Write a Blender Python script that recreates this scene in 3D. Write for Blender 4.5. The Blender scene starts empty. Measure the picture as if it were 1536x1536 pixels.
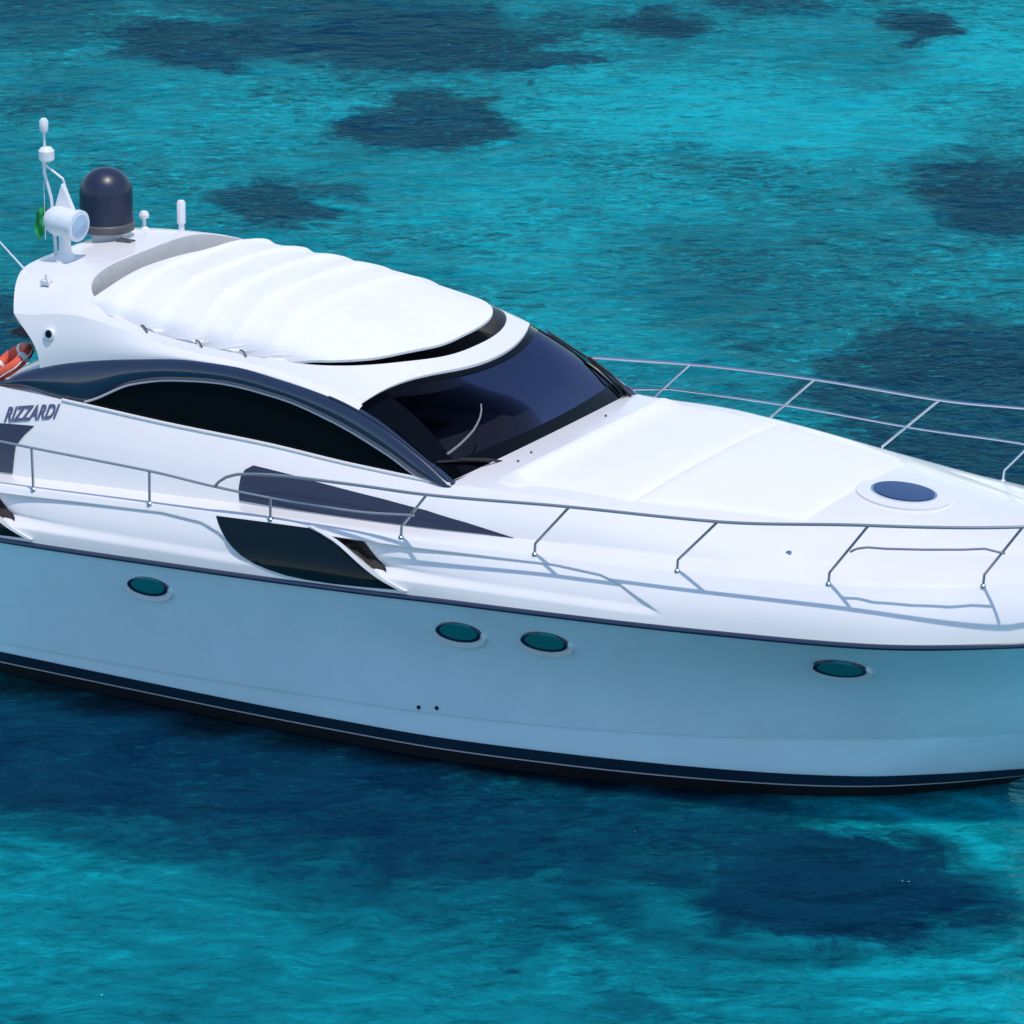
import bpy, math, random
import numpy as np
from mathutils import Matrix, Vector
from mathutils.geometry import delaunay_2d_cdt
random.seed(7)
S = bpy.context.scene
R = math.radians

# ---------------------------------------------------------------- camera, sky, sun, exposure
# boat frame: X forward to the bow, Y to port, Z up, water at Z = 0
F_PX, DIST, EL, YAW, ROLL, TGT = 7878.431, 47.895, R(17.894), R(31.175), R(-0.153), Vector((0.592, 0.05, 1.632))
d = Vector((-math.sin(YAW)*math.cos(EL), math.cos(YAW)*math.cos(EL), -math.sin(EL)))
r0 = d.cross(Vector((0, 0, 1))).normalized(); u0 = r0.cross(d)
r = r0*math.cos(ROLL)+u0*math.sin(ROLL); u = -r0*math.sin(ROLL)+u0*math.cos(ROLL)
cam = bpy.data.cameras.new('camera'); cam.sensor_width = 36; cam.lens = 36*F_PX/1536
cam.clip_start = .5; cam.clip_end = 5000
co = bpy.data.objects.new('camera', cam); S.collection.objects.link(co)
M = Matrix((r, u, -d)).transposed().to_4x4(); M.translation = TGT-d*DIST
co.matrix_world = M; S.camera = co

SUN_DIR = Vector((.26, -.15, 1.0)).normalized()       # towards the sun
w = bpy.data.worlds.new('World'); S.world = w; w.use_nodes = True
nt = w.node_tree; sky = nt.nodes.new('ShaderNodeTexSky'); sky.sky_type = 'NISHITA'; sky.sun_disc = False
sky.sun_elevation = math.asin(SUN_DIR.z); sky.sun_rotation = math.atan2(SUN_DIR.x, SUN_DIR.y)
sky.air_density = 1.0; sky.dust_density = .1; sky.ozone_density = 1.5
bg = nt.nodes['Background']; bg.inputs['Strength'].default_value = .15
nt.links.new(sky.outputs[0], bg.inputs[0])
sl = bpy.data.lights.new('sun', 'SUN'); sl.energy = 2.35; sl.angle = R(.5); sl.color = (1, .95, .88)
so = bpy.data.objects.new('sun', sl); S.collection.objects.link(so)
so.rotation_euler = SUN_DIR.to_track_quat('Z', 'Y').to_euler(); so.location = (0, 0, 30)
S.view_settings.view_transform = 'Standard'; S.view_settings.look = 'None'
S.view_settings.exposure = .22; S.view_settings.gamma = 1
S.cycles.max_bounces = 8; S.cycles.sample_clamp_indirect = 4

# <geo>
def pch(xs, ys):
    """monotone cubic through a small table"""
    xs = np.array(xs, float); ys = np.array(ys, float); h = np.diff(xs); d = np.diff(ys)/h
    m = np.zeros_like(ys); m[0] = d[0]; m[-1] = d[-1]
    for k in range(1, len(xs)-1):
        if d[k-1]*d[k] > 0:
            w1 = 2*h[k]+h[k-1]; w2 = h[k]+2*h[k-1]
            m[k] = (w1+w2)/(w1/d[k-1]+w2/d[k])
    def f(x):
        x = np.clip(np.asarray(x, float), xs[0], xs[-1])
        k = np.clip(np.searchsorted(xs, x)-1, 0, len(xs)-2)
        t = (x-xs[k])/h[k]
        return ((1+2*t)*(1-t)**2*ys[k]+t*(1-t)**2*h[k]*m[k]+t*t*(3-2*t)*ys[k+1]+t*t*(t-1)*h[k]*m[k+1])
    return f
def tab(s):
    a = [tuple(map(float, p.split(':'))) for p in s.split()]
    return pch([p[0] for p in a], [p[1] for p in a])
X0 = -7.0
class Level:
    def __init__(s, y, z, stem): s.y = tab(y); s.z = tab(z); s.stem = stem
    def at(s, t):
        x = X0+t*(s.stem-X0)
        return np.stack([x, -s.y(x), s.z(x)], -1)
    def atx(s, x): return np.stack([x+0*s.y(x), -s.y(x), s.z(x)], -1)
RUB = Level('-7:2.38 -3.4:2.4 -1.2:2.4 .3:2.38 1.6:2.34 2.8:2.24 4:2.06 5.2:1.8 6.3:1.22 7:.55 7.3:0', '-7:1.33 -3.4:1.4 -1.2:1.49 .3:1.56 1.6:1.63 2.8:1.67 4:1.7 5.2:1.73 6.3:1.76 7.3:1.78', 7.3)
EDGE = Level('-7:2.2 -3:2.2 -.5:2.2 .79:2.165 2.09:2.06 3.41:1.9 4.75:1.68 6:1.17 6.8:.5 7.1:0', '-7:1.45 -4.9:1.5 -4.1:1.79 -3.14:1.85 -1.85:1.925 -.55:1.99 .79:2.035 2.09:2.07 3.41:2.1 4.75:2.15 6:2.2 7.1:2.25', 7.1)
LEDGE = Level('-7:1.95 -.5:1.95 .79:1.93 2.09:1.88 3.41:1.74 4.75:1.5 6:.98 6.7:.42 7:0', '-7:1.47 -4.9:1.52 -4.1:1.82 -3.14:1.88 -1.85:1.955 -.55:2.02 .79:2.075 2.09:2.15 3.41:2.19 4.75:2.22 6:2.25 7:2.28', 7.0)
SILL = Level('-7:1.63 .9:1.63 1.5:1.6 2.5:1.55 3.6:1.4 4.7:1.12 5.8:.68 6.5:.25 6.8:0', '-7:1.3 -4.7:1.4 -4.25:2.50 -4:2.57 -3:2.54 -2:2.5 -1:2.48 0:2.43 1:2.41 2:2.44 2.5:2.42 3.6:2.37 4.7:2.32 5.8:2.3 6.8:2.3', 6.8)
CENT_Z = tab('-7:1.0 -4.75:1.1 -4.25:2.52 -4:2.57 0:2.45 1:2.47 2.5:2.53 3.6:2.51 4.6:2.46 5.8:2.37 6.8:2.31')
def topside(x, v):
    a = RUB.atx(x); b = EDGE.atx(x); p = a+(b-a)*np.asarray(v)[..., None]
    p[..., 1] -= .05*np.sin(np.pi*v)      # slightly full
    return p
def side(x, z):                            # the cabin side, nearly upright
    return np.stack([x, -(1.615-.163*(z-2.436))+0*x, z+0*x], -1)
def slope(x, v):
    a = LEDGE.atx(x); b = SILL.atx(x); p = a+(b-a)*np.asarray(v)[..., None]
    p[..., 1] -= .04*np.sin(np.pi*v)
    return p
# </geo>
PORTS = [(-1.776, 0.766), (1.426, 0.727), (2.246, 0.732), (4.838, 0.723)]
DRAINS = [(0.931, 0.032), (1.108, 0.046)]

# ---------------------------------------------------------------- helpers
def N(t, kind, **kw):
    n = t.nodes.new(kind)
    for k, v in kw.items():
        if k.startswith('i_'):
            n.inputs[k[2:].replace('_', ' ')].default_value = v
        else: setattr(n, k, v)
    return n
def mat(name, col, rough=.4, metal=0, spec=.5, coat=0, var=0, vscale=3, bump=0, bscale=60, rvar=0, sheen=0):
    m = bpy.data.materials.new(name); m.use_nodes = True; t = m.node_tree
    b = t.nodes['Principled BSDF']
    b.inputs['Base Color'].default_value = (*col, 1); b.inputs['Roughness'].default_value = rough
    b.inputs['Metallic'].default_value = metal; b.inputs['Specular IOR Level'].default_value = spec
    b.inputs['Coat Weight'].default_value = coat; b.inputs['Coat Roughness'].default_value = .08
    if sheen: b.inputs['Sheen Weight'].default_value = sheen
    tc = N(t, 'ShaderNodeTexCoord')
    if var or rvar:
        n = N(t, 'ShaderNodeTexNoise', i_Scale=vscale, i_Detail=5, i_Roughness=.6)
        t.links.new(tc.outputs['Object'], n.inputs['Vector'])
        if var:
            mp = N(t, 'ShaderNodeMapRange'); mp.inputs[1].default_value = .3; mp.inputs[2].default_value = .7
            mp.inputs[3].default_value = 1-var; mp.inputs[4].default_value = 1+var
            t.links.new(n.outputs[0], mp.inputs[0])
            mx = N(t, 'ShaderNodeVectorMath', operation='SCALE'); mx.inputs[0].default_value = col
            t.links.new(mp.outputs[0], mx.inputs['Scale']); t.links.new(mx.outputs[0], b.inputs['Base Color'])
        if rvar:
            mp = N(t, 'ShaderNodeMapRange'); mp.inputs[3].default_value = max(0, rough-rvar); mp.inputs[4].default_value = rough+rvar
            t.links.new(n.outputs[0], mp.inputs[0]); t.links.new(mp.outputs[0], b.inputs['Roughness'])
    if bump:
        n2 = N(t, 'ShaderNodeTexNoise', i_Scale=bscale, i_Detail=3)
        t.links.new(tc.outputs['Object'], n2.inputs['Vector'])
        bp = N(t, 'ShaderNodeBump', i_Strength=bump, i_Distance=.02)
        t.links.new(n2.outputs[0], bp.inputs['Height']); t.links.new(bp.outputs[0], b.inputs['Normal'])
    return m
GEL = mat('white_gelcoat', (.825, .795, .80), .22, coat=.4, var=.015, vscale=2.2, rvar=.06)
ROOFW = mat('white_roof_paint', (.825, .795, .80), .3, coat=.3, var=.015, vscale=3, rvar=.06)
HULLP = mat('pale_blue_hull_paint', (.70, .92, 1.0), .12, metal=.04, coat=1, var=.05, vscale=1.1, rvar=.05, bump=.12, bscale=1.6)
NAVY = mat('navy_metallic_paint', (.013, .025, .062), .2, coat=.8, var=.06, vscale=4)
BLACK = mat('black_antifouling', (.006, .008, .012), .5, var=.2, vscale=5)
BOOT = mat('dark_boot_stripe', (.01, .028, .055), .3, var=.1)
GLASS = mat('black_window_glass', (.002, .003, .005), .05, spec=.12)
HGLASS = mat('dark_green_hull_glass', (.003, .011, .017), .07, spec=.2)
PANE = mat('navy_tinted_pane', (.028, .034, .064), .12, coat=.3)
STEEL = mat('polished_steel', (.72, .73, .76), .16, metal=1, rvar=.05, vscale=20)
STEELD = mat('dark_steel_tube', (.42, .42, .44), .3, metal=.65, rvar=.08, vscale=12)  # darker, rougher steel for the starboard rails
CHROME = mat('chrome', (.75, .76, .78), .1, metal=1)
FABRIC = mat('white_canvas', (.84, .815, .835), .85, spec=.15, bump=.25, bscale=90, var=.02, vscale=6, sheen=.2)
PAD = mat('white_vinyl_cushion', (.83, .805, .82), .55, spec=.3, bump=.08, bscale=70, var=.012, vscale=4)
WELL = mat('pale_grey_liner', (.74, .72, .69), .7, var=.08, vscale=6)
DARK = mat('dark_interior', (.012, .011, .012), .7)
DOME = mat('dark_blue_dome_paint', (.015, .023, .055), .36, coat=.0, rvar=.03)
DGREY = mat('grey_plastic', (.09, .09, .10), .5)
PLAST = mat('white_plastic', (.78, .79, .82), .35, var=.03, vscale=15)
PORTG = mat('teal_port_glass', (.006, .20, .21), .08, spec=.5)
HATCHG = mat('blue_acrylic', (.02, .05, .15), .06, spec=.6)
ORANGE = mat('orange_foam', (.78, .10, .05), .55, var=.08, vscale=10)
CREAM = mat('cream_vinyl', (.75, .62, .48), .6, var=.04)
GREEN = mat('green_flag_cloth', (.01, .30, .09), .8, var=.15, vscale=14)
REDC = mat('red_flag_cloth', (.5, .03, .03), .8, var=.1)
INK = mat('dark_blue_lettering', (.08, .10, .20), .4)
RUBBER = mat('black_rubber', (.012, .012, .013), .55)
LENS = mat('pale_blue_lens', (.42, .56, .72), .1, spec=.6)
SHELF = mat('dark_grey_dashboard', (.035, .036, .045), .6)
SEATM = mat('dark_leather_seat', (.05, .05, .065), .5)
ARCG = mat('grey_arc', (.2, .2, .22), .5)
RIMM = mat('light_grey_rim', (.5, .5, .55), .4)

def link(o, parent=None):
    S.collection.objects.link(o)
    if parent: o.parent = parent
    return o
def mesh(name, V, Fc, m, parent=None, sharp=35, smooth=True):
    me = bpy.data.meshes.new(name); me.from_pydata([tuple(map(float, v)) for v in V], [], [tuple(map(int, f)) for f in Fc])
    me.validate()
    me.materials.append(m)
    if smooth:
        me.shade_smooth(); me.set_sharp_from_angle(angle=R(sharp))
    me.update()
    return link(bpy.data.objects.new(name, me), parent)
def gridf(nr, nc, off=0, flip=False, wrap=False):
    f = []
    for i in range(nr-1):
        for j in range(nc-(0 if wrap else 1)):
            k = (j+1) % nc
            q = (off+i*nc+j, off+i*nc+k, off+(i+1)*nc+k, off+(i+1)*nc+j)
            f.append(q[::-1] if flip else q)
    return f
class MB:
    def __init__(s): s.V = []; s.F = []
    def add(s, V, Fc):
        o = len(s.V); s.V += [tuple(v) for v in V]; s.F += [tuple(i+o for i in f) for f in Fc]; return s
    def tube(s, pts, rad, n=10, taper=None):
        pts = [Vector(p) for p in pts]; V = []; prev = None
        for i, p in enumerate(pts):
            a = pts[max(i-1, 0)]; b = pts[min(i+1, len(pts)-1)]; t = (b-a).normalized()
            if prev is None:
                x = t.orthogonal().normalized()
            else:
                x = (prev-t*prev.dot(t)).normalized()
            prev = x; y = t.cross(x)
            rr = rad if taper is None else rad*(1+(taper-1)*i/(len(pts)-1))
            V += [p+(x*math.cos(2*math.pi*k/n)+y*math.sin(2*math.pi*k/n))*rr for k in range(n)]
        m = len(pts)
        Fc = gridf(m, n, wrap=True)+[tuple(range(n))[::-1], tuple((m-1)*n+k for k in range(n))]
        return s.add(V, Fc)
    def lathe(s, prof, c, axis=(0, 0, 1), n=32):
        ax = Vector(axis).normalized(); x = ax.orthogonal().normalized(); y = ax.cross(x); c = Vector(c); V = []
        for rr, h in prof:
            V += [c+ax*h+(x*math.cos(2*math.pi*k/n)+y*math.sin(2*math.pi*k/n))*max(rr, 1e-4) for k in range(n)]
        m = len(prof)
        return s.add(V, gridf(m, n, wrap=True)+[tuple(range(n))[::-1], tuple((m-1)*n+k for k in range(n))])
    def box(s, c, size, rot=None):
        """box with small chamfers on its edges"""
        hx, hy, hz = [a/2 for a in size]; b = min(hx, hy, hz)*.25; V = []
        for z, k in ((-hz, b), (-hz+b, 0), (hz-b, 0), (hz, b)):
            for px, py in ((-1, -1), (1, -1), (1, 1), (-1, 1)):
                X, Y = px*(hx-k), py*(hy-k)
                V += [Vector((X-px*b*(px*py > 0), Y-py*b*(px*py < 0), z)), Vector((X-px*b*(px*py < 0), Y-py*b*(px*py > 0), z))]
        if rot is not None: V = [rot @ v for v in V]
        V = [v+Vector(c) for v in V]
        return s.add(V, gridf(4, 8, wrap=True)+[tuple(range(8))[::-1], tuple(range(24, 32))])
    def build(s, name, m, parent=None, sharp=35): return mesh(name, s.V, s.F, m, parent, sharp)
def smooth_poly(pts, n=6):
    pts = np.array(pts, float); out = []
    m = len(pts)
    for i in range(m):
        p0, p1, p2, p3 = pts[i-1], pts[i], pts[(i+1) % m], pts[(i+2) % m]
        for k in range(n):
            t = k/n
            out.append(.5*((2*p1)+(-p0+p2)*t+(2*p0-5*p1+4*p2-p3)*t*t+(-p0+3*p1-3*p2+p3)*t**3))
    return np.array(out)
def resample(pts, step):
    """straight-sided closed polygon cut into short steps"""
    pts = np.array(pts, float); out = []
    for i in range(len(pts)):
        a, b = pts[i], pts[(i+1) % len(pts)]; n = max(1, int(np.hypot(*(b-a))/step))
        out += [a+(b-a)*k/n for k in range(n)]
    return np.array(out)
def inside(P, poly):
    x, y = P[:, 0], P[:, 1]; c = np.zeros(len(P), bool); j = len(poly)-1
    for i in range(len(poly)):
        xi, yi = poly[i]; xj, yj = poly[j]
        c ^= ((yi > y) != (yj > y)) & (x < (xj-xi)*(y-yi)/(yj-yi+1e-12)+xi); j = i
    return c
def patch(name, fn, poly, off, m, parent, step=(.08, .12), thick=.02, sgn=1):
    """a sheet cut to an outline in a surface's own coordinates, lying off metres proud of it, with an edge of its own"""
    poly = np.array(poly, float); nb = len(poly)
    a0, b0 = poly.min(0); a1, b1 = poly.max(0)
    g = np.array([(a, b) for a in np.arange(a0+step[0]/2, a1, step[0]) for b in np.arange(b0+step[1]/2, b1, step[1])])
    if len(g): g = g[inside(g, poly)]
    pts = np.concatenate([poly, g]) if len(g) else poly
    vs, es, fs, ov, oe, of = delaunay_2d_cdt([Vector(p) for p in pts], [], [list(range(nb))], 1, 1e-5)
    P = np.array([tuple(v) for v in vs]); e = 1e-3
    X = fn(P[:, 0], P[:, 1]); ta = fn(P[:, 0]+e, P[:, 1])-X; tb = fn(P[:, 0], P[:, 1]+e)-X
    n = np.cross(ta, tb); n /= np.linalg.norm(n, axis=1)[:, None]
    n *= np.where((n[:, 1] > 0.2) | ((abs(n[:, 1]) <= .2) & (n[:, 2] < 0)), -1, 1)[:, None]     # out to starboard or up
    A = X+n*off; B = X+n*(off-thick); k = len(P)
    cnt = {}
    for f in fs:
        for i in range(len(f)):
            q = tuple(sorted((f[i], f[(i+1) % len(f)]))); cnt[q] = cnt.get(q, 0)+1
    Fc = [tuple(f) for f in fs]
    Fc += [(q[0], q[1], q[1]+k, q[0]+k) for q, c in cnt.items() if c == 1]
    V = np.concatenate([A, B]); V[:, 1] *= sgn
    return mesh(name, V, Fc, m, parent)
def thing(name, label, cat, loc=(0, 0, 0), group=None):
    o = bpy.data.objects.new(name, None); S.collection.objects.link(o); o.location = loc
    o['label'] = label; o['category'] = cat
    if group: o['group'] = group
    return o
def sst(a, b, x):
    t = np.clip((x-a)/(b-a), 0, 1); return t*t*(3-2*t)

# ---------------------------------------------------------------- water
def make_water():
    me = bpy.data.meshes.new('sea_water')
    b = 1500
    # a sheet with finer cells round the boat, out to the horizon
    ax = [-b, -400, -120, -40, -20, -10, 0, 10, 20, 40, 120, 400, b]
    V = [(x, y, 0) for x in ax for y in ax]; n = len(ax)
    me.from_pydata(V, [], [(i*n+j, (i+1)*n+j, (i+1)*n+j+1, i*n+j+1) for i in range(n-1) for j in range(n-1)])
    o = link(bpy.data.objects.new('sea_water', me)); o['kind'] = 'structure'
    m = bpy.data.materials.new('turquoise_sea'); m.use_nodes = True; t = m.node_tree; L = t.links.new
    t.nodes.remove(t.nodes['Principled BSDF']); bs = N(t, 'ShaderNodeSubsurfaceScattering', falloff='BURLEY'); bs.inputs['Scale'].default_value = .5; bs.inputs['Radius'].default_value = (.3, .8, 1)
    gl = N(t, 'ShaderNodeBsdfGlossy'); gl.inputs['Roughness'].default_value = .07; gl.inputs['Color'].default_value = REFL
    fr = N(t, 'ShaderNodeFresnel', i_IOR=1.333); mixs = N(t, 'ShaderNodeMixShader')
    tc = N(t, 'ShaderNodeTexCoord')
    mp = N(t, 'ShaderNodeMapping'); mp.inputs['Rotation'].default_value = (0, 0, -R(31.175))     # axes of the swell
    L(tc.outputs['Object'], mp.inputs['Vector']); P = mp.outputs[0]
    def noise(vec, scale, detail=3, rough=.5, dist=0, stretch=None):
        if stretch:
            q = N(t, 'ShaderNodeMapping'); q.inputs['Scale'].default_value = stretch; L(vec, q.inputs[0]); vec = q.outputs[0]
        n_ = N(t, 'ShaderNodeTexNoise', i_Scale=scale, i_Detail=detail, i_Roughness=rough, i_Distortion=dist); L(vec, n_.inputs['Vector']); return n_
    def math_(op, a, b_=None, c=None, clamp=False):
        q = N(t, 'ShaderNodeMath', operation=op, use_clamp=clamp)
        for i, v in enumerate((a, b_, c)):
            if v is None: continue
            if isinstance(v, (int, float)): q.inputs[i].default_value = v
            else: L(v, q.inputs[i])
        return q.outputs[0]
    def warp(vec, scale, amp, detail=2):
        n_ = noise(vec, scale, detail)
        s_ = N(t, 'ShaderNodeVectorMath', operation='SUBTRACT'); L(n_.outputs['Color'], s_.inputs[0]); s_.inputs[1].default_value = (.5, .5, .5)
        k = N(t, 'ShaderNodeVectorMath', operation='MULTIPLY'); L(s_.outputs[0], k.inputs[0]); k.inputs[1].default_value = (amp[0], amp[1], 0)
        a = N(t, 'ShaderNodeVectorMath', operation='ADD'); L(vec, a.inputs[0]); L(k.outputs[0], a.inputs[1]); return a.outputs[0]
    W = warp(P, .35, (2.6, 3.4), 3)            # outline of the weed beds and the painted boat reflection
    W = warp(W, 1.3, (1.0, 1.3), 2)
    W = warp(W, 4, (.45, .8), 3)
    W = warp(W, 14, (.15, .4), 2)              # broken up by the ripples
    mask = None
    for (cx, cy, rx, ry, s_, soft) in PATCHES:
        q = N(t, 'ShaderNodeVectorMath', operation='SUBTRACT'); L(W, q.inputs[0]); q.inputs[1].default_value = (cx, cy, 0)
        q2 = N(t, 'ShaderNodeVectorMath', operation='MULTIPLY'); L(q.outputs[0], q2.inputs[0]); q2.inputs[1].default_value = (1/rx, 1/ry, 0)
        l = N(t, 'ShaderNodeVectorMath', operation='LENGTH'); L(q2.outputs[0], l.inputs[0])
        r_ = N(t, 'ShaderNodeMapRange', interpolation_type='SMOOTHSTEP'); L(l.outputs['Value'], r_.inputs[0])
        r_.inputs[1].default_value = 1+soft; r_.inputs[2].default_value = 1-soft; r_.inputs[3].default_value = 0; r_.inputs[4].default_value = s_
        mask = r_.outputs[0] if mask is None else math_('MAXIMUM', mask, r_.outputs[0])
    big = noise(P, .16, 4, .6).outputs[0]; mid = noise(W, .55, 4, .65).outputs[0]; fine = noise(P, 5.5, 4, .65, .4, (1, 1.3, 1)).outputs[0]
    lightmask = None
    for (cx, cy, rx, ry, s_, soft) in BRIGHT:
        q = N(t, 'ShaderNodeVectorMath', operation='SUBTRACT'); L(W, q.inputs[0]); q.inputs[1].default_value = (cx, cy, 0)
        q2 = N(t, 'ShaderNodeVectorMath', operation='MULTIPLY'); L(q.outputs[0], q2.inputs[0]); q2.inputs[1].default_value = (1/rx, 1/ry, 0)
        l = N(t, 'ShaderNodeVectorMath', operation='LENGTH'); L(q2.outputs[0], l.inputs[0])
        r_ = N(t, 'ShaderNodeMapRange', interpolation_type='SMOOTHSTEP'); L(l.outputs['Value'], r_.inputs[0])
        r_.inputs[1].default_value = 1+soft; r_.inputs[2].default_value = 1-soft; r_.inputs[3].default_value = 0; r_.inputs[4].default_value = s_
        lightmask = r_.outputs[0] if lightmask is None else math_('MAXIMUM', lightmask, r_.outputs[0])
    # ring waves spreading from under the bow
    rp = N(t, 'ShaderNodeVectorMath', operation='SUBTRACT'); L(warp(P, .8, (.8, .8), 2), rp.inputs[0]); rp.inputs[1].default_value = (*RING[:2], 0)
    rl = N(t, 'ShaderNodeVectorMath', operation='LENGTH'); L(rp.outputs[0], rl.inputs[0])
    sn = math_('SINE', math_('MULTIPLY', rl.outputs['Value'], RING[2]))
    fade = N(t, 'ShaderNodeMapRange', interpolation_type='SMOOTHSTEP'); L(rl.outputs['Value'], fade.inputs[0]); fade.inputs[1].default_value = RING[3]; fade.inputs[2].default_value = RING[3]*.4
    ring = math_('MULTIPLY', math_('MULTIPLY', sn, fade.outputs[0]), noise(P, .9, 2, .5).outputs[0])
    # ruffled and calm stretches, and wave-face light and shade painted into the colour as strokes
    calm = N(t, 'ShaderNodeMapRange', interpolation_type='SMOOTHSTEP'); L(noise(P, .3, 3, .55).outputs[0], calm.inputs[0]); calm.inputs[1].default_value = .35; calm.inputs[2].default_value = .65; calm.inputs[3].default_value = .35; calm.inputs[4].default_value = 1.25
    sp_ = N(t, 'ShaderNodeSeparateXYZ'); L(P, sp_.inputs[0])
    lee = N(t, 'ShaderNodeMapRange', interpolation_type='SMOOTHSTEP'); L(sp_.outputs[1], lee.inputs[0]); lee.inputs[1].default_value = LEE; lee.inputs[2].default_value = LEE+5; lee.inputs[3].default_value = .42; lee.inputs[4].default_value = 1.15
    calm_ = math_('MULTIPLY', calm.outputs[0], lee.outputs[0])
    wav = noise(warp(P, 1.2, (.8, .8), 2), 2.3, 3, .6, .7, (.7, 1.5, 1)).outputs[0]
    fine = math_('ADD', math_('MULTIPLY', math_('ADD', fine, -.5), calm_), .5)
    # sand seen through the water, wave light and shade painted in: from deeper teal to bright turquoise
    v = math_('MULTIPLY_ADD', big, .5, math_('MULTIPLY_ADD', mid, .75, math_('MULTIPLY_ADD', fine, 1.05, -.17)))
    v = math_('MULTIPLY_ADD', lightmask, .46, v)
    v = math_('MULTIPLY_ADD', math_('ADD', wav, -.5), .8, v)
    v = math_('MULTIPLY_ADD', ring, .28, v)
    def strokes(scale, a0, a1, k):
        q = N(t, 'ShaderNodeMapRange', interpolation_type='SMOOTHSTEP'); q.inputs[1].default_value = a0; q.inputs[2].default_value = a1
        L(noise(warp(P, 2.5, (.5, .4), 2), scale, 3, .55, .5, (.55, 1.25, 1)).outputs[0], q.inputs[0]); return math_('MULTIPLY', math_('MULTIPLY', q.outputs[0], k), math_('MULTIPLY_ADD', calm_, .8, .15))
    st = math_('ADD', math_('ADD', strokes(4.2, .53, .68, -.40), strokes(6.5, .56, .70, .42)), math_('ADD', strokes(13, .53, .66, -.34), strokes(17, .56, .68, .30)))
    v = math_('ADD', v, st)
    r1 = N(t, 'ShaderNodeValToRGB'); e = r1.color_ramp.elements
    e[0].position = .55; e[0].color = SEA[0]; e[1].position = 1.4; e[1].color = SEA[2]
    vv = N(t, 'ShaderNodeMapRange'); vv.inputs[1].default_value = .55; vv.inputs[2].default_value = 1.55; L(v, vv.inputs[0])
    e[0].position = 0; e[1].position = 1; k = e.new(.5); k.color = SEA[1]
    L(vv.outputs[0], r1.inputs[0])
    # weed beds, with the boat's reflection painted alike: navy with browner parts
    r2 = N(t, 'ShaderNodeValToRGB'); e = r2.color_ramp.elements
    e[0].position = .3; e[0].color = WEED_REFLECTION[0]; e[1].position = .72; e[1].color = WEED_REFLECTION[1]
    L(mid, r2.inputs[0])
    rag = noise(P, 1.7, 6, .7, .8, (.8, 1.2, 1)).outputs[0]
    mr = N(t, 'ShaderNodeMapRange', interpolation_type='SMOOTHSTEP'); mr.inputs[1].default_value = .05; mr.inputs[2].default_value = .95
    L(math_('MULTIPLY_ADD', math_('ADD', rag, -.5), .42, mask), mr.inputs[0])
    mk = math_('MULTIPLY', mr.outputs[0], math_('ADD', math_('MULTIPLY_ADD', fine, -1.3, 1.66), math_('MULTIPLY', st, -.55)), clamp=True)
    mx = N(t, 'ShaderNodeMix', data_type='RGBA'); L(mk, mx.inputs[0]); L(r1.outputs[0], mx.inputs[6]); L(r2.outputs[0], mx.inputs[7])
    deep = None  # mask of the hull shadow and bottom painted on the water
    for (cx, cy, rx, ry, s_, soft) in HULL_SHADOW_BOTTOM:
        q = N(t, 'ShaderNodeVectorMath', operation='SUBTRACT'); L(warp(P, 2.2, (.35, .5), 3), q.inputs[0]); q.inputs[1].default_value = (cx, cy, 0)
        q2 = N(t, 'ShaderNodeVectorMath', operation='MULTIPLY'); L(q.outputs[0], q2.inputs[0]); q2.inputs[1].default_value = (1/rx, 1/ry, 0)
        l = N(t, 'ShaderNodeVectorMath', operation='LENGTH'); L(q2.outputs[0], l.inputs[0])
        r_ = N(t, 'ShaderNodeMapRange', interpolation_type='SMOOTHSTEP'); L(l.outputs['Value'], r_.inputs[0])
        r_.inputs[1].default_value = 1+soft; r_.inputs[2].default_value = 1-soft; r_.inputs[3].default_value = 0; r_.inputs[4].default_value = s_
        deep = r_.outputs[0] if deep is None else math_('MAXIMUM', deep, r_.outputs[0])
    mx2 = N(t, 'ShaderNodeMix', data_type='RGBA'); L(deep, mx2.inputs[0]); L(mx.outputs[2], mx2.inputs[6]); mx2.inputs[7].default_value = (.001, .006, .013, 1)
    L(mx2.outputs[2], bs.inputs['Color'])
    # ripples: long swell, wind waves, fine chop
    P2 = warp(P, .5, (1.2, 1.2), 2)
    h1 = noise(P2, 1.1, 2, .5).outputs[0]; h2 = noise(P2, 3.6, 3, .6, .6, (.8, 1.25, 1)).outputs[0]; h3 = noise(P2, 11, 3, .6, .5, (.75, 1.3, 1)).outputs[0]
    h = math_('MULTIPLY_ADD', h1, .20, math_('MULTIPLY_ADD', h2, .09, math_('MULTIPLY_ADD', math_('MULTIPLY', h3, calm_), .035, math_('MULTIPLY', ring, .06))))
    bp = N(t, 'ShaderNodeBump', i_Strength=1.0, i_Distance=WAVE); L(h, bp.inputs['Height']); L(bp.outputs[0], bs.inputs['Normal']); L(bp.outputs[0], gl.inputs['Normal']); L(bp.outputs[0], fr.inputs['Normal'])
    L(math_('MINIMUM', math_('MULTIPLY', fr.outputs[0], .8), .25), mixs.inputs[0]); L(bs.outputs[0], mixs.inputs[1]); L(gl.outputs[0], mixs.inputs[2])
    L(mixs.outputs[0], t.nodes['Material Output'].inputs[0])
    me.materials.append(m)
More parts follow.
